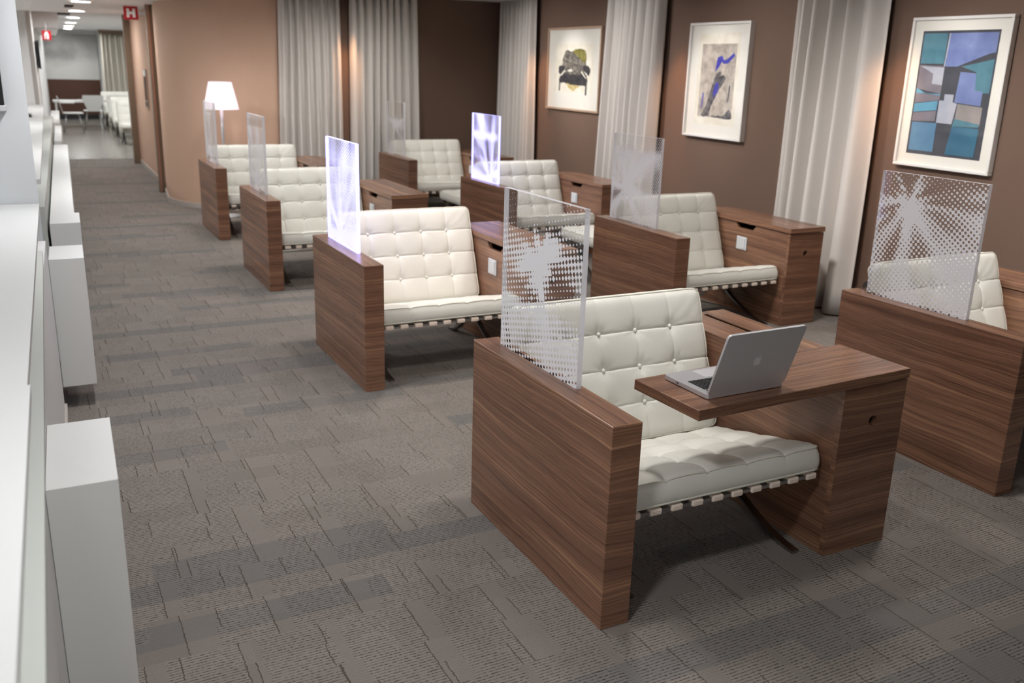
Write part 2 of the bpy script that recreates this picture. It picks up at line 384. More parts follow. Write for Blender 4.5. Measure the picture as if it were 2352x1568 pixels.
struct(box('wall_far_side', 1.66, 4.7, 16.7, 16.85, 0, 2.6, 'lit_tan_wall'))
struct(prism_obj('wall_left_far', [(.20, 15.2), (.62, 28.6), (.45, 28.6), (0.03, 15.2)], 0, 2.6, 'whitewall'))
struct(box('wall_left', -2.7, -2.5, -3.2, 15.4, 0, 2.6, 'whitewall'))
struct(box('wall_left_end', -2.5, .03, 15.2, 15.4, 0, 2.6, 'whitewall'))
struct(box('wall_front', 1.2, 9, -3.4, -3.2, 0, 2.6, 'wains'))
struct(box('wall_front_left', -2.7, 1.2, -3.4, -3.2, 0, 2.6, 'whitewall'))
# ceilings: corridor lower than the lounge
struct(prism_obj('ceiling', [(1.40, -3.2), (6.5, -3.2), (6.5, 13.0), (1.62, 13.0)], 2.5, 2.6, 'ceil'))
struct(prism_obj('ceiling_corridor', [(-2.6, -3.2), (1.40, -3.2), (1.62, 13.0), (1.66, 16.7), (5, 16.7), (5, 28.8), (-2.6, 28.8)], 2.34, 2.6, 'ceil'))
struct(prism_obj('ceiling_soffit', [(-2.5, 6.0), (.36, 6.0), (.55, 13.6), (-2.5, 13.6)], 2.22, 2.34, 'ceil'))
struct(prism_obj('ceiling_bulkhead', [(.20, 17.0), (.615, 17.0), (.80, 24), (.30, 24)], 2.10, 2.34, 'ceil'))
struct(box('column_1', -.75, .012, 4.81, 5.73, 0, 2.5, 'colpaint'))
struct(box('column_2', -.45, .135, 14.3, 15.2, 0, 2.5, 'whitewall'))

# corridor downlights
def downlight(i, x, y):
    e = empty('ceiling_downlight', (x, y, 2.34))
    bm = bmesh.new(); lathe(bm, [(.105, 0), (.105, -.012), (.135, -.012), (.135, 0)], 28)
    mesh_obj('trim_ring', bm, 'signwhite', e, True)
    bm = bmesh.new(); bmesh.ops.create_circle(bm, cap_ends=True, radius=.108, segments=28)
    for f in bm.faces: f.normal_flip()
    o = mesh_obj('lens', bm, 'lens', e); o.location = (0, 0, -.006)
    return e
LY = [-1.5, 1.35, 4.2, 7.1, 10.0, 12.95, 15.8, 18.75, 21.9, 24.6, 27.2]
ordn = ['first', 'second', 'third', 'fourth', 'fifth', 'nearest', 'second nearest', 'third nearest', 'third farthest', 'second farthest', 'farthest']
for i, y in enumerate(LY):
    e = downlight(i, .335+.0315*y, y)
    lab = ('round glowing downlight, %s visible one in the corridor ceiling' % ordn[i]) if i >= 5 else ('round glowing downlight above the near corridor carpet, %s from the camera' % ordn[i])
    tag(e, lab, 'ceiling light', 'corridor downlights')
for i, (x, y) in enumerate(((3.0, 18.6), (3.0, 21.6), (3.0, 24.6), (2.0, 19.8))):  # hidden downlights added beyond the trim to brighten the far room
    tag(downlight(i, x, y), 'added hidden downlight in the far room ceiling beyond the door trim, %s' % ['front right', 'middle right', 'back right', 'front left'][i], 'ceiling light', 'added far room downlights')
for i, y in enumerate((2.4, 4.9, 7.4, 10.0, 12.6)):  # downlights added out of view to brighten left-facing sides
    e = downlight(i, -1.55, y); e.location.z = 2.34 if y < 6 else 2.22
    tag(e, 'added unseen downlight over the bar behind the counter, %s from the camera' % ['first', 'second', 'third', 'fourth', 'fifth'][i], 'ceiling light', 'added bar downlights')
for i, (x, y) in enumerate(((-.35, -1.6),)):  # extra downlight added behind the camera to brighten the block fronts
    tag(downlight(i, x, y), 'added unseen downlight over the near end of the counter, behind the camera', 'ceiling light')
for i, y in enumerate((14.4, 17.3)):
    e = box('ceiling_vent', .50+.03*y-.45, .74+.03*y-.45, y-.25, y+.25, 2.325, 2.34, 'dark')
    tag(e, 'dark slot grille in the corridor ceiling, %s of two' % ('nearer' if i == 0 else 'farther'), 'vent', 'ceiling grilles')

# ------------------------------------------------------------------ lounge chair
def rr_map(x, y, hw, hh, r):
    ax, ay = abs(x), abs(y); dx, dy = ax-(hw-r), ay-(hh-r)
    if dx > 0 and dy > 0:
        m = max(dx, dy); L = math.hypot(dx, dy); k = m/L
        ax, ay = hw-r+dx*k, hh-r+dy*k
    return math.copysign(ax, x), math.copysign(ay, y)
def cushion_bm(w, h, t, nx, ny, seed=0, res=16, simple=False):
    rnd = random.Random(seed); bm = bmesh.new()
    NX, NY = (nx*res, ny*res) if not simple else (nx*4, ny*4)
    hw, hh, rr = w/2, h/2, .035
    btn = [(-hw+w*i/nx, -hh+h*j/ny) for i in range(1, nx) for j in range(1, ny)]
    phase = [rnd.uniform(0, 6.28) for _ in btn]
    def hgt(x, y):
        u, v = (x+hw)/w*nx, (y+hh)/h*ny
        fu, fv = u-math.floor(u), v-math.floor(v)
        du, dv = min(fu, 1-fu)*w/nx, min(fv, 1-fv)*h/ny
        if round(u) in (0, nx): du = .05
        if round(v) in (0, ny): dv = .05
        z = .0075*(1-math.exp(-du/.030))*(1-math.exp(-dv/.030))-.0075
        z -= .0030*math.exp(-(du/.0030)**2)+.0030*math.exp(-(dv/.0030)**2)
        for (bx, by), ph in zip(btn, phase):
            d2 = (x-bx)**2+(y-by)**2
            if d2 < .02:
                z -= .012*math.exp(-d2/.0009)
                th = math.atan2(y-by, x-bx); d = math.sqrt(d2)
                z += .0016*math.sin(9*th+ph)*math.exp(-((d-.035)/.025)**2)
        # corner wrinkles
        cx, cy = hw-abs(x), hh-abs(y)
        z += .0022*math.sin((cx-cy)*95+ph)*math.exp(-((cx-.09)**2+(cy-.08)**2)/.0035)
        ed = min(hw-abs(x), hh-abs(y))
        z -= .020*math.exp(-ed/.016)
        return z
    grid = []
    for i in range(NX+1):
        col = []
        for j in range(NY+1):
            ci, fi = divmod(i, NX//nx); cj, fj = divmod(j, NY//ny); fi /= NX//nx; fj /= NY//ny
            fi -= .72*math.sin(2*PI*fi)/(2*PI); fj -= .72*math.sin(2*PI*fj)/(2*PI)
            x, y = -hw+w*(ci+fi)/nx, -hh+h*(cj+fj)/ny
            z = hgt(x, y); X, Y = rr_map(x, y, hw, hh, rr)
            col.append(bm.verts.new((X, Y, z)))
        grid.append(col)
    for i in range(NX):
        for j in range(NY): bm.faces.new((grid[i][j], grid[i+1][j], grid[i+1][j+1], grid[i][j+1]))
    ring = [grid[i][0] for i in range(NX)]+[grid[NX][j] for j in range(NY)]+[grid[i][NY] for i in range(NX, 0, -1)]+[grid[0][j] for j in range(NY, 0, -1)]
    prev = ring; n = len(ring); zt = -.033
    out = [v.co.copy() for v in ring]
    for k, (f, bul) in enumerate(((.12, .004), (.35, .009), (.65, .009), (.88, .004), (1.0, -.004))):
        cur = []
        for p in out:
            nv = Vector((p.x, p.y, 0)); nrm = Vector((p.x/hw, p.y/hh, 0)); mx = max(abs(nrm.x), abs(nrm.y))
            nrm = Vector((nrm.x if abs(nrm.x) > mx-.15 else 0, nrm.y if abs(nrm.y) > mx-.15 else 0, 0)).normalized()
            q = Vector((p.x, p.y, 0))+nrm*bul; q.z = p.z+f*(-t-p.z); cur.append(bm.verts.new(q))
        for a in range(n): bm.faces.new((prev[a], cur[a], cur[(a+1) % n], prev[(a+1) % n]))
        prev = cur
    bm.faces.new(prev[::-1])
    bmesh.ops.recalc_face_normals(bm, faces=bm.faces)
    outl = [(p.x, p.y, p.z) for p in out]
    return bm, outl, [(x, y, hgt(x, y)) for x, y in btn]
def subsample(o, k): return [o[i] for i in range(0, len(o), k)]
CW, CH, CT = .872, .585, .105
cush = []
for sd in (1, 2):
    bm, outl, btn = cushion_bm(CW, CH, CT, 5, 4, sd)
    me = mesh_obj('tmp', bm, 'leather', None, True)
    bm = bmesh.new(); tube(bm, [(x, y, z+.001) for x, y, z in subsample(outl, 2)], .0042, 6, True)
    tube(bm, [(x*.995, y*.995, -CT+.002) for x, y, z in subsample(outl, 3)], .0042, 6, True)
    pm = mesh_obj('tmp', bm, 'piping', None, True)
    bm = bmesh.new(); bmesh.ops.create_uvsphere(bm, u_segments=10, v_segments=6, radius=.0100)
    for v in bm.verts: v.co.z *= .62
    bmo = mesh_obj('tmp', bm, 'leather', None, True)
    cush.append((me.data, pm.data, bmo.data, btn))
    for o in (me, pm, bmo): bpy.data.objects.remove(o)
bm, outl, _ = cushion_bm(CW, CH, CT, 5, 4, 3, simple=True); _o = mesh_obj('tmp', bm, 'leather', None, True); CUSH_S = _o.data; bpy.data.objects.remove(_o)
def bez(p0, p1, p2, p3, n=14):
    return [tuple(p0[i]*(1-s)**3+3*p1[i]*s*(1-s)**2+3*p2[i]*s*s*(1-s)+p3[i]*s**3 for i in range(3)) for s in [k/n for k in range(n+1)]]
# chair local frame: origin on the floor under the chair's centre; front toward -y
SEAT_T = math.atan(.135/.55); BACK_T = math.atan(.2/.539)
def make_chair(simple=False):
    root = empty('lounge_chair', (0, 0, 0))
    def cushion(name, idx, loc, rx):
        me, pm, bmd, btn = cush[idx]
        o = bpy.data.objects.new(name, CUSH_S if simple else me); COL.objects.link(o); o.parent = root; o.location = loc; o.rotation_euler = (rx, 0, 0)
        if not simple:
            p = bpy.data.objects.new('piping', pm); COL.objects.link(p); p.parent = o
            for b in btn:
                q = bpy.data.objects.new('button', bmd); COL.objects.link(q); q.parent = o; q.location = (b[0], b[1], b[2]+.006)
        return o
    # seat: top face from (y -.45, z .435) to (y .10, z .30); centre of top face
    cushion('seat_cushion', 0, (0, -.157, .374), -SEAT_T)
    # back: front face from (y .30,z .843) to (y .10,z .304)
    cushion('back_cushion', 1, (0, .206, .579), PI/2-BACK_T)
    for sx in (-.375, .375):
        bm = bmesh.new()
        tube(bm, bez((sx, .40, .76), (sx, .24, .36), (sx, .12, .20), (sx, -.12, .10))+bez((sx, -.12, .10), (sx, -.22, .06), (sx, -.30, .012), (sx, -.45, .006))[1:], 0, flat=(.034, .012))
        mesh_obj('back_leg_bar', bm, 'chrome', root, False)
        bm = bmesh.new()
        tube(bm, bez((sx, -.44, .308), (sx, -.22, .25), (sx, .02, .22), (sx, .16, .15))+bez((sx, .16, .15), (sx, .26, .10), (sx, .30, .012), (sx, .44, .006))[1:], 0, flat=(.034, .012))
        mesh_obj('seat_leg_bar', bm, 'chrome', root, False)
    bars = [(-.446, .318), (.09, .178)] if not simple else [(-.446, .318)]
    for (yy, zz) in bars:
        bm = bmesh.new(); add_box(bm, -.42, .42, yy-.015, yy+.015, zz-.006, zz+.006); mesh_obj('cross_bar', bm, 'chrome', root)
    if not simple:
        bm = bmesh.new(); add_box(bm, -.42, .42, .415, .427, .70, .73); mesh_obj('cross_bar', bm, 'chrome', root)
        sm = None
        for i in range(10):
            x = -.39+i*.0867
            if sm is None:
                bm = bmesh.new()
                add_box(bm, -.024, .024, -.468, -.424, .307, .331, .006)
                tube(bm, [(0, -.44, .334), (0, .09, .196)], 0, flat=(.042, .005))
                o = mesh_obj('strap', bm, 'strap', root); sm = o.data
            else:
                o = bpy.data.objects.new('strap', sm); COL.objects.link(o); o.parent = root
            o.location = (x, 0, 0)
    return root

# ------------------------------------------------------------------ pods
T, L, H = .109, .988, .70
PODS = {'A1': (1.4625, 2.1204), 'A2': (1.4910, 4.5351), 'A3': (1.5414, 6.9893), 'A4': (1.5708, 9.2620),
        'B1': (3.5541, 2.2360), 'B2': (3.6201, 4.6718), 'B3': (3.6619, 7.1601), 'B4': (3.7170, 9.6820)}
where = {'A1': 'in front, at the open laptop', 'A2': 'second in the corridor row', 'A3': 'third in the corridor row',
         'A4': 'nearest the floor lamp', 'B1': 'under the blue painting at right',
         'B2': 'wall row, under the blue figure', 'B3': 'third in the wall row', 'B4': 'in the far right corner'}
GL = {  # u0, v0 from the front lower corner of the screen (u runs to the back)
 'A1': dict(pitch=.0212, rot=-.24, u0=.27, v0=.385, seed=1.7, profile=[(0, .64), (.33, .64), (.39, .32), (.50, .38), (.58, .60), (.70, .62), (.78, .34), (.86, .17), (1, .13)], ray=.30, burst=.85, bs=.085),
 'A2': dict(pitch=.0170, rot=.5, u0=.30, v0=.06, seed=4.1, profile=[(0, .70), (.15, .60), (.4, .54), (.7, .56), (.78, .66), (1, .50)], ray=.36, burst=.9, bs=.07, lit=1.5),
 'A3': dict(pitch=.0150, rot=.5, u0=.30, v0=.06, seed=8.4, profile=[(0, .6), (.4, .52), (.8, .55), (.86, .3), (1, .42)], ray=.3, burst=.6, bs=.07),
 'A4': dict(pitch=.0150, rot=.5, u0=.30, v0=.06, seed=12.4, profile=[(0, .6), (.4, .52), (.8, .52), (.86, .3), (1, .42)], ray=.3, burst=.6, bs=.07),
 'B1': dict(pitch=.0195, rot=.52, u0=.40, v0=.47, seed=21.0, profile=[(0, .60), (.3, .56), (.55, .62), (.72, .60), (.84, .30), (1, .24)], ray=.42, burst=.5, bs=.09),
 'B2': dict(pitch=.0165, rot=.62, u0=.38, v0=.24, seed=31.5, profile=[(0, .54), (.25, .54), (.5, .60), (.80, .68), (.88, .38), (1, .32)], ray=.24, burst=.5, bs=.10),
 'B3': dict(pitch=.0170, rot=.78, u0=.16, v0=.06, seed=44.0, profile=[(0, .66), (.3, .48), (.6, .46), (.68, .74), (.76, .46), (1, .46)], ray=.5, burst=.9, bs=.08, lit=1.5),
 'B4': dict(pitch=.0150, rot=.5, u0=.28, v0=.36, seed=52.0, profile=[(0, .5), (.45, .25), (.6, .5), (.72, .16), (1, .14)], ray=.5, burst=.9, bs=.08)}
panel_me = None
def make_divider(k):
    x, y = PODS[k]; e = empty('seat_divider', (x, y, 0)); lit = GL[k].get('lit', 0)
    box('side_panel', 0, T, 0, L, 0, H, 'wood', e, .0015, 1, 1)
    kk = dict(GL[k]); kk.pop('lit', None)
    m = acrylic('acrylic_print_'+k.lower(), lit, **kk)
    bm = bmesh.new(); y0, y1, z0, z1, xg, tg = .332, .897, H, H+.60, .071, .020
    add_box(bm, xg, xg+tg, y0, y1, z0, z1); bm.normal_update()
    uvl = bm.loops.layers.uv.verify()
    for f in bm.faces:
        f.material_index = 0 if f.normal.x < -.9 else (1 if f.normal.x > .9 else 2)
        for l in f.loops: l[uvl].uv = (l.vert.co.y-y0, l.vert.co.z-z0)
    mesh_obj('acrylic_screen', bm, [m, 'clear', 'edge_lit' if lit else 'edge'], e)
    if lit: box('led_strip', xg+.002, xg+tg-.002, y0+.004, y1-.004, H-.004, H+.003, emis('led_blue', (150, 150, 255), 5.0), e)
    s = 'glowing violet' if lit else 'clear white-dotted'
    tag(e, 'walnut side panel with %s screen, %s' % (s, where[k]), 'divider', 'seat dividers')
    return e
def circle(cx, cy, r, n=20): return [(cx+r*math.cos(2*PI*i/n), cy+r*math.sin(2*PI*i/n)) for i in range(n)]
CX0, CX1, CY0, CY1, CHH = 1.018, 1.331, .050, 1.10, .663
def make_cabinet(k):
    x, y = PODS[k]; e = empty('side_cabinet', (x, y, 0)); rnd = k in ('A4', 'B2', 'B3', 'B4'); open_ = (k == 'A1')
    tk = .022
    bm = bmesh.new()
    # front with cable hole
    plate(bm, [(CX0, 0), (CX1, 0), (CX1, CHH), (CX0, CHH)], [circle(CX0+.16, .52, .020)], 1, CY0, CY0+tk)
    bm.normal_update(); uv_box(bm, 0)
    mesh_obj('front_board', bm, 'wood', e)
    bm = bmesh.new()
    ny = .50
    plate(bm, [(CY0+tk, 0), (CY1, 0), (CY1, CHH), (ny+.12, CHH), (ny+.09, CHH-.036), (ny-.07, CHH-.036), (ny-.10, CHH), (CY0+tk, CHH)] if not open_ else [(CY0+tk, 0), (CY1, 0), (CY1, CHH), (CY0+tk, CHH)], [], 0, CX0, CX0+tk)
    bm.normal_update(); uv_box(bm, 1); mesh_obj('side_board', bm, 'wood', e)
    box('side_board', CX1-tk, CX1, CY0+tk, CY1, 0, CHH, 'wood', e)
    box('back_board', CX0+tk, CX1-tk, CY1-tk, CY1, 0, CHH, 'wood', e, grain=0)
    box('inner_shelf', CX0+tk, CX1-tk, CY0+tk, CY1-tk, .30, .32, 'dark', e)
    if open_:
        bm = bmesh.new(); plate(bm, [(CX0, CY0+.02), (CX1+.006, CY0+.02), (CX1+.006, CY1), (CX0, CY1)], [[(CX0+.165, .50), (CX0+.19, .50), (CX0+.19, 1.06), (CX0+.165, 1.06)]], 2, CHH+.001, CHH+.006)
        bm.normal_update(); uv_box(bm, 1); mesh_obj('fixed_top', bm, 'wood', e)
        lf = box('swivel_leaf', 0, 1.014, 0, .336, 0, .036, 'wood', e, .0015, 0, 1)
        lf.location = (1.787-x, 2.122-y, .667); lf.rotation_euler = (0, 0, math.radians(2.6))
        tag(lf, 'walnut table leaf swung out over the seat')
    else:
        g = .006
        if rnd:
            R = .22; pts = [(CX0-g, CY0-g), (CX1+g, CY0-g)]
            pts += [(CX1+g-R+R*math.cos(a), CY1+g-R+R*math.sin(a)) for a in [i*(PI/2)/10 for i in range(11)]] + [(CX0-g, CY1+g)]
        else: pts = [(CX0-g, CY0-g), (CX1+g, CY0-g), (CX1+g, CY1+g), (CX0-g, CY1+g)]
        prism_obj('lid', pts, CHH+.005, .702, 'wood', e, 1, .0012)
    if not open_:
        pl = box('switch_plate', CX0-.010, CX0, .478, .585, .470, .566, 'plate', e, .003)
        box('rocker', CX0-.015, CX0-.009, .490, .535, .480, .556, 'plate', pl, .002)
    nm = {'A1': 'walnut side cabinet with its table leaf swung out under the laptop', 'A2': 'closed walnut side cabinet beside the cream seat lit pinkish, behind the laptop seat'}
    tag(e, nm.get(k, 'closed walnut side cabinet with white switch, '+where[k]), 'cabinet', 'side cabinets')
    return e
proto = make_chair()
for k in PODS:
    x, y = PODS[k]
    make_divider(k); make_cabinet(k)
    ch = proto if k == 'A1' else copy_tree(proto)
    ch.location = (x+.564, y+.56, 0)
    tag(ch, 'cream tufted leather lounge chair with straps, '+where[k], 'chair', 'cream lounge chairs')

# ------------------------------------------------------------------ footstools in front of two wall-row chairs
def make_stool():
    root = empty('footstool', (0, 0, 0))
    bm, outl, btn = cushion_bm(.60, .57, .10, 4, 4, 9, res=10)
    c = mesh_obj('cushion', bm, 'leather', root, True); c.location = (0, 0, .43)
    bm = bmesh.new(); tube(bm, [(x, y, z+.001) for x, y, z in subsample(outl, 2)], .0042, 6, True); mesh_obj('piping', bm, 'piping', c, True)
    bmd = None
    for b_ in btn:
        o = bpy.data.objects.new('button', cush[0][2]); COL.objects.link(o); o.parent = c; o.location = (b_[0], b_[1], b_[2]+.006)
    for sx in (-.25, .25):
        for sg in (-1, 1):
            bm = bmesh.new(); tube(bm, bez((sx, sg*.27, .31), (sx, sg*.10, .22), (sx, -sg*.10, .16), (sx, -sg*.27, .006)), 0, flat=(.03, .012)); mesh_obj('leg_bar', bm, 'chrome', root)
    for yy in (-.262, .262):
        bm = bmesh.new(); add_box(bm, -.28, .28, yy-.014, yy+.014, .306, .318); mesh_obj('cross_bar', bm, 'chrome', root)
    for i in range(6):
        bm = bmesh.new(); add_box(bm, -.022, .022, -.275, .275, .319, .326); o = mesh_obj('strap', bm, 'strap', root); o.location = (-.24+i*.096, 0, 0)
    return root
st = make_stool(); st.location = (4.29, 6.48, 0); tag(st, 'cream leather footstool before the third wall-row chair', 'footstool', 'cream footstools')
st2 = copy_tree(st); st2.location = (4.20, 8.94, 0); tag(st2, 'cream leather footstool before the chair in the far right corner', 'footstool', 'cream footstools')

# ------------------------------------------------------------------ laptop
LT = empty('laptop', (1.872, 2.190, .7035), math.radians(1.0))
W_, D_ = .332, .232
def rrect(x0, x1, y0, y1, r, n=5):
    p = []
    for cx, cy, a0 in ((x1-r, y1-r, 0), (x0+r, y1-r, PI/2), (x0+r, y0+r, PI), (x1-r, y0+r, 1.5*PI)):
        p += [(cx+r*math.cos(a0+i*PI/2/n), cy+r*math.sin(a0+i*PI/2/n)) for i in range(n+1)]
    return p
b = prism_obj('base', rrect(0, W_, 0, D_, .012), .002, .017, 'alu2', LT, 0, .0008)
box('trackpad', W_/2-.052, W_/2+.052, D_-.085, D_-.010, .0168, .0174, 'alu', b, 0)
box('keyboard_well', .022, W_-.022, .028, .135, .0166, .0173, 'alu2', b)
bm = bmesh.new()
for r_ in range(6):
    yy = .030+r_*.0176; n = 14; xx = .026
    while xx < W_-.036:
        kw = .0155
        if r_ == 5 and .10 < xx < .12: kw = .088
        if xx+kw > W_-.025: kw = W_-.026-xx
        add_box(bm, xx, xx+kw, yy, yy+(.0145 if r_ else .008), .0174, .0192); xx += kw+.0032
kb = mesh_obj('keys', bm, 'key', b); kb['kind'] = 'stuff'
box('port', -.0006, .0004, .150, .158, .007, .012, 'black', b); box('port', -.0006, .0004, .162, .166, .008, .011, 'black', b)
LA = math.radians(18.5)
lid = bmesh.new(); prism(lid, rrect(0, W_, 0, .236, .013), -.004, .004); bmesh.ops.recalc_face_normals(lid, faces=lid.faces)
lid = mesh_obj('screen_lid', lid, 'alu', LT); lid.location = (0, .004, .014); lid.rotation_euler = (PI/2+LA, 0, 0)
box('display', .012, W_-.012, .014, .224, -.0046, -.0039, 'black', lid)
# fruit-shaped emblem on the back of the lid
def smooth_poly(ctrl, n=8):
    out = []; m = len(ctrl)
    for i in range(m):
        p0, p1, p2, p3 = (Vector(ctrl[(i+j-1) % m]) for j in range(4))
        for s in range(n):
            u = s/n; out.append(.5*((2*p1)+(-p0+p2)*u+(2*p0-5*p1+4*p2-p3)*u*u+(-p0+3*p1-3*p2+p3)*u**3))
    return out
body = [(0, .62), (.22, .72), (.50, .70), (.70, .50), (.52, .30), (.47, .05), (.56, -.18), (.76, -.34), (.60, -.68), (.36, -.92), (.16, -.90), (0, -.84), (-.18, -.90), (-.40, -.94), (-.66, -.62), (-.84, -.12), (-.80, .30), (-.58, .64), (-.28, .74)]
leaf = [(.02, .82), (.04, 1.02), (.18, 1.22), (.36, 1.30), (.34, 1.08), (.20, .90)]
bm = bmesh.new()
for poly in (body, leaf):
    vs = [bm.verts.new((p[0]*.020, p[1]*.020, .0044)) for p in smooth_poly(poly)]
    bm.faces.new(vs)
lg = mesh_obj('emblem', bm, 'logo', lid); lg.location = (W_/2, .118, 0)
lg.rotation_euler = (0, 0, 0)
tag(LT, 'silver open laptop standing on the swung-out walnut table leaf', 'laptop')

# ------------------------------------------------------------------ curtains
def curtain(name, p0, p1, nrm, folds, amp, z0, z1, mat, label, flare=.0, seed=0, group='linen curtains', widen=.04, grad=0.0):
    rnd = random.Random(seed); n = folds*14; rows = 14
    p0, p1, nrm = Vector(p0), Vector(p1), Vector(nrm).normalized()
    amps = [rnd.uniform(.65, 1.25) for _ in range(folds*2+2)]; wid = [rnd.uniform(.7, 1.3)*(1+grad*(1-2*j/(folds-1))) for j in range(folds)]
    tot = sum(wid); cum = [0]
    for q in wid: cum.append(cum[-1]+q/tot)
    bm = bmesh.new(); g = []
    for r in range(rows+1):
        z = z1+(z0-z1)*r/rows; f = r/rows; row = []
        for i in range(n+1):
            s = i/n; k = min(folds-1, max(j for j in range(folds+1) if cum[j] <= s+1e-9))
            loc = (s-cum[k])/(cum[k+1]-cum[k])
            ph = 2*PI*loc
            a = amp*(amps[k]+(amps[k+1]-amps[k])*loc)*(.75+.35*f)
            off = a*(.5-.5*math.cos(ph))+.012*math.sin(ph*2+seed+f*2)
            ss = (s-.5)*(1+widen*f)+.5
            ss += .010*math.sin(3*f+seed+k)
            q = p0.lerp(p1, ss)+nrm*(off+flare*f*max(0, (.3-s)/.3))
            row.append(bm.verts.new((q.x, q.y, z)))
        g.append(row)
    for r in range(rows):
        for i in range(n): bm.faces.new((g[r][i], g[r][i+1], g[r+1][i+1], g[r+1][i]))
    bmesh.ops.recalc_face_normals(bm, faces=bm.faces)
    o = mesh_obj(name, bm, mat, None, True)
    md = o.modifiers.new('thickness', 'SOLIDIFY'); md.thickness = .004
    if label: tag(o, label, 'curtain', group)
    return o
NW = (-1, .03, 0)
curtain('curtain', (wx(4.75)-.06, 4.74, 0), (wx(5.6)-.06, 5.60, 0), NW, 6, .13, .015, 2.5, 'curtain', 'pale linen curtain on the right wall, left of the blue painting', .04, 3, grad=.6)
curtain('curtain', (wx(7.42)-.06, 7.42, 0), (wx(8.36)-.06, 8.36, 0), NW, 8, .11, .015, 2.5, 'curtain', 'pale linen curtain between the chair picture and the blue figure picture', 0, 5)
curtain('curtain', (wx(10.05)-.05, 10.06, 0), (wx(11.0)-.05, 11.0, 0), NW, 9, .09, .015, 2.5, 'curtain', 'pale linen curtain in the far right corner, left of the chair picture', 0, 8)
curtain('curtain', (3.52, YB-.05, 0), (4.36, YB-.05, 0), (0, -1, 0), 9, .09, .015, 2.5, 'curtain', 'pale linen curtain on the back wall beside the bare brown wall', 0, 11, widen=.10)
curtain('curtain', (2.66, YB-.05, 0), (3.38, YB-.05, 0), (0, -1, 0), 8, .09, .015, 2.5, 'curtain', 'pale linen curtain on the back wall, nearest the floor lamp', 0, 14, widen=.10)

# ------------------------------------------------------------------ pictures
def picture(name, y0, y1, z0, z1, fw_, fd, fmat, mount, art, artbox, label, bevel=.004):
    """local: u from left (far y) to right, v up, w out of the wall. polys = [(mat,[(u,v)..])] in 0..1 of artbox"""
    yc = (y0+y1)/2; e = empty(name, (wx(yc), yc, z0)); e.rotation_euler = (0, 0, -math.atan(BS))
    Wd, Hh = y0-y1, z1-z0
    def P(u, v, w_): return (-w_, Wd/2-u, v)
    for nm, (u0, u1, v0, v1) in (('frame_rail', (0, Wd, 0, fw_)), ('frame_rail', (0, Wd, Hh-fw_, Hh)), ('frame_stile', (0, fw_, fw_, Hh-fw_)), ('frame_stile', (Wd-fw_, Wd, fw_, Hh-fw_))):
        a, b_ = P(u0, v0, 0), P(u1, v1, fd)
        box(nm, min(a[0], b_[0]), max(a[0], b_[0]), min(a[1], b_[1]), max(a[1], b_[1]), v0, v1, fmat, e, bevel)
    a, b_ = P(fw_, fw_, 0), P(Wd-fw_, Hh-fw_, fd*.55)
    mo = box('mount', b_[0], a[0], b_[1], a[1], fw_, Hh-fw_, mount, e)
    u0, u1, v0, v1 = artbox; bm = bmesh.new(); mats = []
    for i, (m, poly) in enumerate(art):
        if m not in mats: mats.append(m)
        vs = []
        for (pu, pv) in poly:
            q = P(u0+pu*(u1-u0), v0+pv*(v1-v0), fd*.55+.0006+i*.00012); vs.append(bm.verts.new(q))
        f = bm.faces.new(vs); f.material_index = mats.index(m)
    bm.normal_update()
    for f in bm.faces:
        if f.normal.x > 0: f.normal_flip()
    mesh_obj('print', bm, mats, e)
    a, b_ = P(fw_, fw_, fd*.72), P(Wd-fw_, Hh-fw_, fd*.78)
    box('glazing', b_[0], a[0], b_[1], a[1], fw_, Hh-fw_, 'clear', e)
    tag(e, label, 'picture'); return e
def inkmat(name, c1, c2, scale=9):
    t = NT(name); tc = t.n('TexCoord'); nz = t.n('TexNoise', {'Vector': tc.outputs['Object'], 'Scale': scale, 'Detail': 6}).outputs[0]
    return t.bsdf(Base_Color=t.ramp(nz, [(.35, srgb(*c1)), (.65, srgb(*c2))]), Roughness=.8)
I = dict(
    grn=inkmat('print_olive', (96, 90, 34), (150, 142, 74), 30), gry=inkmat('print_grey', (52, 50, 50), (150, 142, 130), 34), drk=inkmat('print_black', (34, 32, 36), (70, 66, 70), 30),
    och=inkmat('print_ochre', (184, 160, 96), (216, 200, 150), 30), crm=inkmat('print_cream', (226, 218, 200), (240, 234, 220)),
    stone=inkmat('print_stone', (156, 146, 136), (200, 190, 178), 16), cob=inkmat('print_cobalt', (44, 46, 150), (70, 74, 180), 20), slate=inkmat('print_slate', (60, 62, 68), (120, 116, 116), 24),
    teal=inkmat('paint_teal', (66, 112, 128), (92, 140, 154), 6), per=inkmat('paint_periwinkle', (104, 118, 168), (128, 142, 188), 6), dk=inkmat('paint_charcoal', (58, 60, 68), (76, 76, 84), 6),  # from here: painting colours lightened, reflected haze of its glazing mixed in
    mau=inkmat('paint_mauve', (112, 106, 116), (136, 128, 134), 6), lt=inkmat('paint_pale', (164, 168, 182), (186, 186, 194), 6), sky=inkmat('paint_sky', (86, 148, 176), (108, 166, 190), 6),
    stl=inkmat('paint_steel', (84, 124, 156), (96, 138, 168), 6), grt=inkmat('paint_sand', (132, 128, 126), (160, 150, 146), 6), dteal=inkmat('paint_deep_teal', (44, 98, 126), (62, 120, 144), 6))
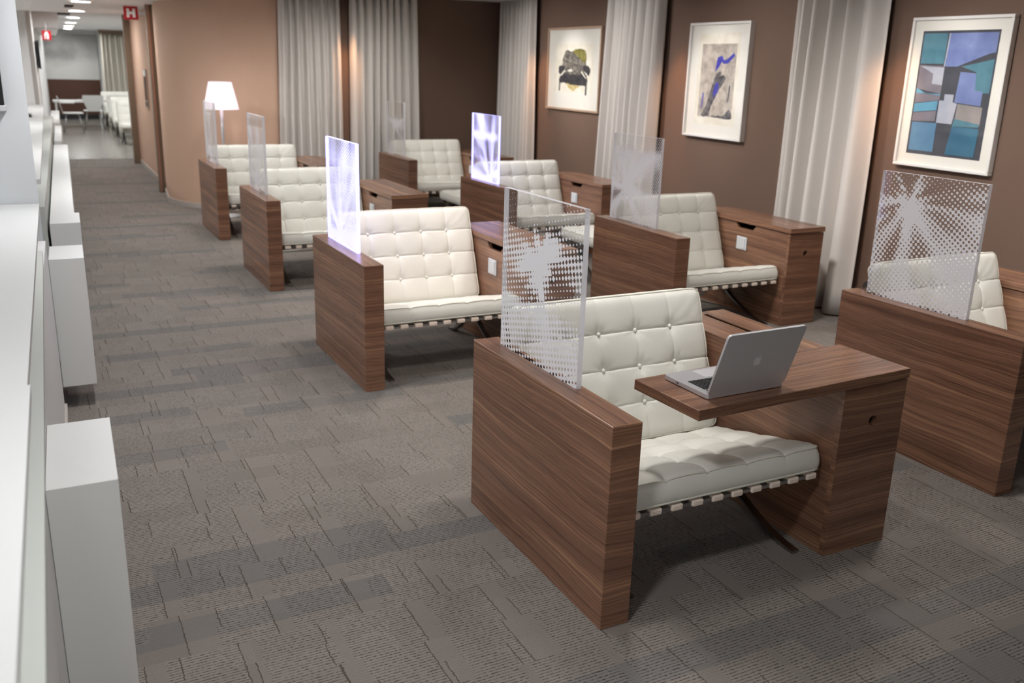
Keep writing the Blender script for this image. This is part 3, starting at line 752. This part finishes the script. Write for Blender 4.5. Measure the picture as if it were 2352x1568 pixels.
# chair print
rq = random.Random(5)
def blob(pts, j=.012, n=5): return [(p.x+rq.uniform(-j, j), p.y+rq.uniform(-j, j)) for p in smooth_poly([Vector((a, b, 0)) for a, b in pts], n)]
a1 = [(I['crm'], [(0, 0), (1, 0), (1, 1), (0, 1)]),
      (I['och'], blob([(.30, .19), (.50, .03), (.62, .10), (.70, .18), (.5, .22)])),
      (I['drk'], blob([(.14, .19), (.16, .36), (.28, .45), (.50, .50), (.72, .45), (.84, .36), (.86, .16), (.6, .15), (.45, .16), (.3, .19)])),
      (I['drk'], [(.145, .24), (.175, .24), (.170, .02), (.135, .02)]), (I['drk'], [(.83, .20), (.865, .20), (.862, -.04), (.825, -.04)]),
      (I['gry'], blob([(.24, .42), (.22, .66), (.30, .86), (.42, .84), (.58, .88), (.76, .86), (.82, .66), (.78, .42), (.5, .37)])),
      (I['drk'], blob([(.11, .45), (.13, .54), (.24, .55), (.28, .49), (.22, .40), (.15, .37)])), (I['drk'], blob([(.74, .52), (.84, .56), (.94, .48), (.90, .36), (.84, .40), (.76, .46)])),
      (I['grn'], blob([(.48, .84), (.60, .90), (.78, .86), (.83, .70), (.76, .62), (.64, .72)])),
      (I['crm'], [(.16, .35), (.27, .46), (.30, .44), (.19, .33)]), (I['crm'], [(.72, .45), (.83, .32), (.84, .28), (.70, .42)]), (I['crm'], blob([(.36, .46), (.46, .48), (.48, .44), (.40, .43)], .006))]
picture('framed_picture', 9.81, 8.60, 1.268, 2.163, .022, .035, 'frame_wood', 'mat', a1, (.17, 1.05, .20, .72),
        'framed print of a dark tufted armchair, smallest picture on the brown wall', .002)
a2 = [(I['crm'], [(-.10, -.10), (1.08, -.10), (1.08, 1.14), (-.10, 1.14)]), (I['stone'], [(0, 0), (1, 0), (1, 1), (0, 1)]),
      (I['cob'], [(.42, .62), (.47, .82), (.60, .84), (.66, .78), (.76, .80), (.92, .88), (.96, .84), (.78, .74), (.66, .73), (.60, .76), (.52, .68)]),
      (I['slate'], blob([(.12, .01), (.20, .10), (.28, .24), (.36, .42), (.46, .58), (.58, .64), (.62, .60), (.54, .54), (.70, .58), (.74, .52), (.60, .40), (.48, .26), (.38, .12), (.34, .02)])),
      (I['cob'], blob([(.46, .46), (.54, .48), (.56, .38), (.46, .28), (.42, .34)])), (I['cob'], [(.09, .10), (.12, .12), (.15, .32), (.11, .34)]),
      (I['slate'], blob([(.36, .01), (.5, .025), (.78, .04), (.90, .12), (.98, .08), (.98, -.01), (.6, .0)], .006)), (I['slate'], blob([(.84, .24), (.87, .44), (.90, .42), (.88, .24)], .006))]
picture('framed_picture', 7.018, 6.187, 1.166, 2.144, .020, .055, 'frame_w', 'mat', a2, (.180, .660, .180, .800),
        'white framed abstract print with a cobalt blue figure on a pale ground')
q = lambda a, b, c, d_: [(a, b), (c, b), (c, d_), (a, d_)]
a3 = [(I['dk'], q(0, 0, 1, 1)), (I['teal'], q(.02, .74, .34, .98)), (I['per'], [(.36, .76), (.98, .83), (.98, .98), (.38, .98)]), (I['lt'], [(.345, .72), (.36, .98), (.378, .98), (.366, .72)]),
      (I['per'], [(.36, .72), (.52, .72), (.98, .84), (.98, .88), (.36, .78)]), (I['mau'], [(.02, .54), (.36, .50), (.36, .72), (.02, .73)]), (I['lt'], [(.04, .72), (.22, .66), (.22, .58), (.36, .57), (.36, .71)]),
      (I['dk'], q(.37, .50, .56, .72)), (I['teal'], [(.58, .72), (.98, .78), (.98, .52), (.80, .52), (.78, .68)]), (I['per'], [(.58, .68), (.78, .67), (.80, .54), (.90, .53), (.90, .42), (.56, .44)]),
      (I['sky'], [(.02, .50), (.36, .50), (.36, .485), (.14, .505), (.02, .545)]), (I['mau'], [(.02, .42), (.36, .45), (.36, .49), (.02, .50)]), (I['sky'], [(.02, .345), (.34, .37), (.34, .445), (.02, .415)]),
      (I['mau'], [(.02, .27), (.34, .28), (.34, .365), (.02, .34)]), (I['lt'], [(.36, .27), (.57, .265), (.60, .43), (.54, .44), (.54, .50), (.42, .50), (.42, .45), (.36, .45)]),
      (I['grt'], [(.60, .28), (.93, .27), (.93, .41), (.61, .43)]), (I['teal'], [(.58, .25), (.92, .255), (.92, .28), (.6, .31)]), (I['stl'], [(.03, .03), (.37, .03), (.37, .265), (.03, .265)]),
      (I['dteal'], [(.54, .02), (.92, .02), (.93, .245), (.58, .25)])]
picture('framed_picture', 4.542, 3.788, 1.153, 2.114, .020, .045, 'frame_w', 'mat', a3, (.085, .665, .085, .875),
        'large white framed cubist painting in blue and teal blocks')

# ------------------------------------------------------------------ floor lamp
FL = empty('floor_lamp', (1.925, 10.72, 0))
bm = bmesh.new(); lathe(bm, [(.0, .0), (.135, 0), (.135, .012), (.02, .03), (0, .03)], 32); mesh_obj('base', bm, 'plate', FL, True)
bm = bmesh.new(); tube(bm, [(0, 0, .02), (0, 0, .8), (0, 0, 1.26)], [.010, .014, .022], 12); mesh_obj('pole', bm, 'alu2', FL, True)
bm = bmesh.new(); lathe(bm, [(.188, 1.185), (.122, 1.475), (.116, 1.475), (.182, 1.185)], 36); mesh_obj('lamp_shade', bm, 'shade', FL, True)
bm = bmesh.new(); bmesh.ops.create_uvsphere(bm, u_segments=16, v_segments=10, radius=.035)
bo = mesh_obj('bulb', bm, emis('bulb_glow', (255, 214, 206), 26), FL, True); bo.location = (0, 0, 1.30)
tag(FL, 'slim floor lamp with glowing white cone shade by the curved back wall', 'lamp')

# ------------------------------------------------------------------ white counters and blocks on the left
def ex(y): return -.1005+.0235*y
def lx(y): return -.0815+.0192*y
def wl(y): return -.143+.034*y
C1 = empty('service_counter', (-.4, 2, 0))
def cpart(name, pts, z0, z1, mat, root, bevel=.0): 
    o = prism_obj(name, [(px-root.location.x, py-root.location.y) for px, py in pts], z0, z1, mat, root, 1, bevel); return o
cpart('worktop', [(-1.1, 2.083), (ex(2.083)-.006, 2.083), (ex(4.80), 4.80), (-1.1, 4.80)], 1.025, 1.05, 'worktop', C1)
cpart('worktop', [(-1.1, -1.2), (ex(-1.2), -1.2), (ex(2.08), 2.08), (-1.1, 2.08)], 1.026, 1.052, 'worktop', C1)
cpart('ledge', [(-.25, -1.2), (lx(-1.2), -1.2), (lx(4.42), 4.42), (-.25, 4.42)], .875, .90, 'ledge', C1)
cpart('front_panel', [(-.26, -1.2), (wl(-1.2), -1.2), (wl(4.80), 4.80), (-.26, 4.80)], .0, .874, 'whitewall', C1)
cpart('upstand', [(-.26, -1.2), (ex(-1.2)-.05, -1.2), (ex(4.8)-.05, 4.80), (-.26, 4.80)], .90, 1.024, 'white', C1)
cpart('plinth', [(wl(4.0), 4.0), (wl(4.0)+.012, 4.0), (wl(4.79)+.012, 4.79), (wl(4.79), 4.79)], 0, .06, 'base', C1)
tag(C1, 'long white counter at the left edge, nearest the camera', 'counter')
C2 = empty('service_counter', (-.3, 10, 0))
cpart('worktop', [(-.9, 5.74), (ex(5.74), 5.74), (ex(14.28)-.002, 14.28), (-.9, 14.28)], 1.025, 1.05, 'white', C2)
cpart('front_panel', [(-.2, 5.74), (wl(5.74)-.012, 5.74), (wl(14.28)-.012, 14.28), (-.2, 14.28)], 0, .90, 'ledge', C2)
cpart('upstand', [(-.2, 5.74), (ex(5.74)-.05, 5.74), (ex(14.28)-.05, 14.28), (-.2, 14.28)], .90, 1.024, 'white', C2)
tag(C2, 'long white counter behind the white column, running down the corridor', 'counter')
gadget = box('small_gadget', .0, .06, 11.45, 11.75, 1.051, 1.075, 'black', None, .006); tag(gadget, 'small black gadget lying on the far white counter', 'gadget')
def rx(y, a=.022): return a+.034*y
def block(y0, y1, z0, z1, label, a=.022, left=None):
    l0 = wl(y0) if left is None else left
    l1 = wl(y1) if left is None else left+.034*(y1-y0)
    o = prism_obj('display_block', [(l0+.001, y0), (rx(y0, a), y0), (rx(y1, a), y1), (l1+.001, y1)], z0, z1, 'white', None, 1, .0015)
    tag(o, label, 'block', 'white counter blocks')
block(2.45, 2.93, 0.0, .644, 'white block against the near counter, closest to the camera', .033)
block(4.86, 5.21, .122, .772, 'white block floating off the carpet below the column', .014)
block(5.76, 6.14, .10, .80, 'short white block just past the column, before the long one', .017)
block(6.17, 11.0, .10, .795, 'longest white block with a bright top along the far counter', -.010)
block(11.4, 13.9, .10, .80, 'white block beyond the longest one, middle of the far counter', -.062)
block(14.4, 17.6, .10, .80, 'farthest white block at the end of the far counter', -.09, .28)
TV = empty('wall_screen', (-.437, 4.78, 1.70))
box('panel', -.36, .358, -.02, .028, -.22, .35, 'black', TV, .006); box('bezel', -.36, .366, -.022, .028, -.232, -.205, 'alu', TV, .004)
tag(TV, 'black wall screen on the white column at the left edge', 'screen')
T2 = box('wall_screen', .262, .285, 15.9, 17.1, 1.49, 1.90, 'black', None, .004); tag(T2, 'narrow dark screen on the white corridor wall', 'screen')
TV2 = T2

# ------------------------------------------------------------------ signs
S1 = empty('hanging_sign', (1.36, 13.55, 2.17))
box('board', -.088, .088, -.008, .008, 0, .165, 'red', S1)
for a, b_, c, d_ in ((-.052, -.020, .028, .137), (.020, .052, .028, .137), (-.022, .022, .066, .100)): box('letter_stroke', a, b_, -.011, -.007, c, d_, 'signwhite', S1)
box('bracket', .086, .26, -.004, .004, .06, .10, 'alu', S1)
tag(S1, 'red square sign with a bold white letter H', 'sign')
S2 = empty('hanging_sign', (.405, 16.0, 1.905))
box('board', -.062, .062, -.008, .008, 0, .135, 'red', S2)
bm = bmesh.new(); vs = [bm.verts.new((a, -.0095, b_)) for a, b_ in ((-.030, .012), (-.018, .012), (-.016, .07), (-.002, .075), (-.002, .012), (.026, .012), (.028, .085), (.014, .118), (-.014, .118), (-.032, .085))]
bm.faces.new(vs); mesh_obj('pictogram', bm, 'signwhite', S2); box('hanger', -.004, .004, -.004, .004, .13, .25, 'alu', S2)
tag(S2, 'small red sign with a white arch pictogram, down the corridor', 'sign')
PL = empty('wall_plaque', (1.612, 14.78, .99))
box('board', -.015, .003, -.14, .14, .0, .54, 'frame_wood', PL)
box('notice', -.019, -.014, -.12, .12, .11, .44, 'wains', PL); box('notice', -.019, -.014, -.12, .12, .46, .53, 'logo', PL); box('notice', -.019, -.014, -.12, .12, .02, .09, 'plinth', PL)
tag(PL, 'narrow notice plaque on the passage wall under the H sign', 'plaque')

# ------------------------------------------------------------------ far end of the corridor
o = box('wainscot_panel', .60, 1.93, 28.56, 28.6, .12, 1.05, 'wains'); struct(o); o.name = 'trim_3'
o = box('trim_4', .60, 1.93, 28.54, 28.6, 0, .12, 'plinth'); struct(o)
bm = bmesh.new(); add_box(bm, .62, 1.93, 28.55, 28.6, 1.052, 2.23); bm.normal_update(); uvl = bm.loops.layers.uv.verify()
for f in bm.faces:
    for l in f.loops: l[uvl].uv = (l.vert.co.x-.62, l.vert.co.z-1.05)
o = mesh_obj('dotted_wall_panel', bm, 'screen'); tag(o, 'large grey dotted panel on the far end wall', 'wall panel')
o = curtain('curtain', (1.94, 27.5, 0), (2.75, 27.5, 0), (0, -1, 0), 7, .08, .02, 2.25, 'farcurtain', 'sheer cream curtain at the far end of the corridor', 0, 21, group='corridor curtain')
o = box('curtain_pelmet', 1.92, 2.8, 27.38, 27.55, 2.25, 2.34, 'post'); tag(o, 'brown pelmet over the cream corridor curtain', 'pelmet')
bm = bmesh.new(); add_box(bm, -2.5, -2.46, 6.0, 14.2, 1.25, 2.2); bm.normal_update(); uvl = bm.loops.layers.uv.verify()
for f in bm.faces:
    for l in f.loops: l[uvl].uv = (l.vert.co.y-6, l.vert.co.z-1.25)
o = mesh_obj('dotted_wall_panel', bm, 'screen'); tag(o, 'long grey dotted panel on the wall behind the bar counter', 'wall panel')
TB = empty('bar_table', (1.1, 25.3, 0))
box('table_top', -.48, .62, -.25, .25, .60, .645, 'white', TB, .004); 
for px in (-.42, .55): box('leg', px-.02, px+.02, -.2, .2, 0, .60, 'white', TB)
tag(TB, 'white table across the far end of the corridor', 'table')
def shell_chair(x, y, rz, label, s=1.0):
    e = empty('shell_chair', (x, y, 0), rz)
    bm = bmesh.new(); pts = [(-.13, .44), (.13, .44), (.20, .62), (.235, .74), (.22, .80), (-.22, .80), (-.235, .74), (-.20, .62)]
    a = [bm.verts.new((p, .19+(z-.44)*.25, z)) for p, z in pts]; b_ = [bm.verts.new((p, .20+(z-.44)*.25, z)) for p, z in pts]
    bm.faces.new(a); bm.faces.new(b_[::-1])
    for i in range(8): bm.faces.new((a[i], a[(i+1) % 8], b_[(i+1) % 8], b_[i]))
    bmesh.ops.recalc_face_normals(bm, faces=bm.faces); mesh_obj('backrest', bm, 'white', e)
    prism_obj('seat', rrect(-.21, .21, -.22, .20, .08), .43, .445, 'white', e)
    for sx in (-1, 1):
        for sy in (-1, 1):
            bm = bmesh.new(); tube(bm, [(sx*.13, sy*.12, .43), (sx*.22, sy*.21, 0)], .010, 8); mesh_obj('leg', bm, 'chrome', e, True)
        box('armrest', min(sx*.22, sx*.32), max(sx*.22, sx*.32), -.05, .24, .66, .69, 'white', e, .006)
    tag(e, label, 'chair', 'white shell chairs'); return e
shell_chair(1.45, 24.6, PI, 'white shell chair with arms at the far white table, right one')
shell_chair(.95, 23.6, PI/2, 'white shell chair by the corridor wall at the far table, left one')
proto2 = make_chair(True); proto2.name = 'bench_chair'
for i, (x, y) in enumerate(((2.10, 20.45), (2.12, 22.05), (2.18, 23.9), (2.16, 25.35))):
    c = proto2 if i == 0 else copy_tree(proto2)
    c.location = (x, y, 0); c.rotation_euler = (0, 0, 0)
    tag(c, 'white padded chair in the far corridor row, %s from the door trim' % ['first', 'second', 'third', 'fourth'][i], 'chair', 'far corridor chairs')
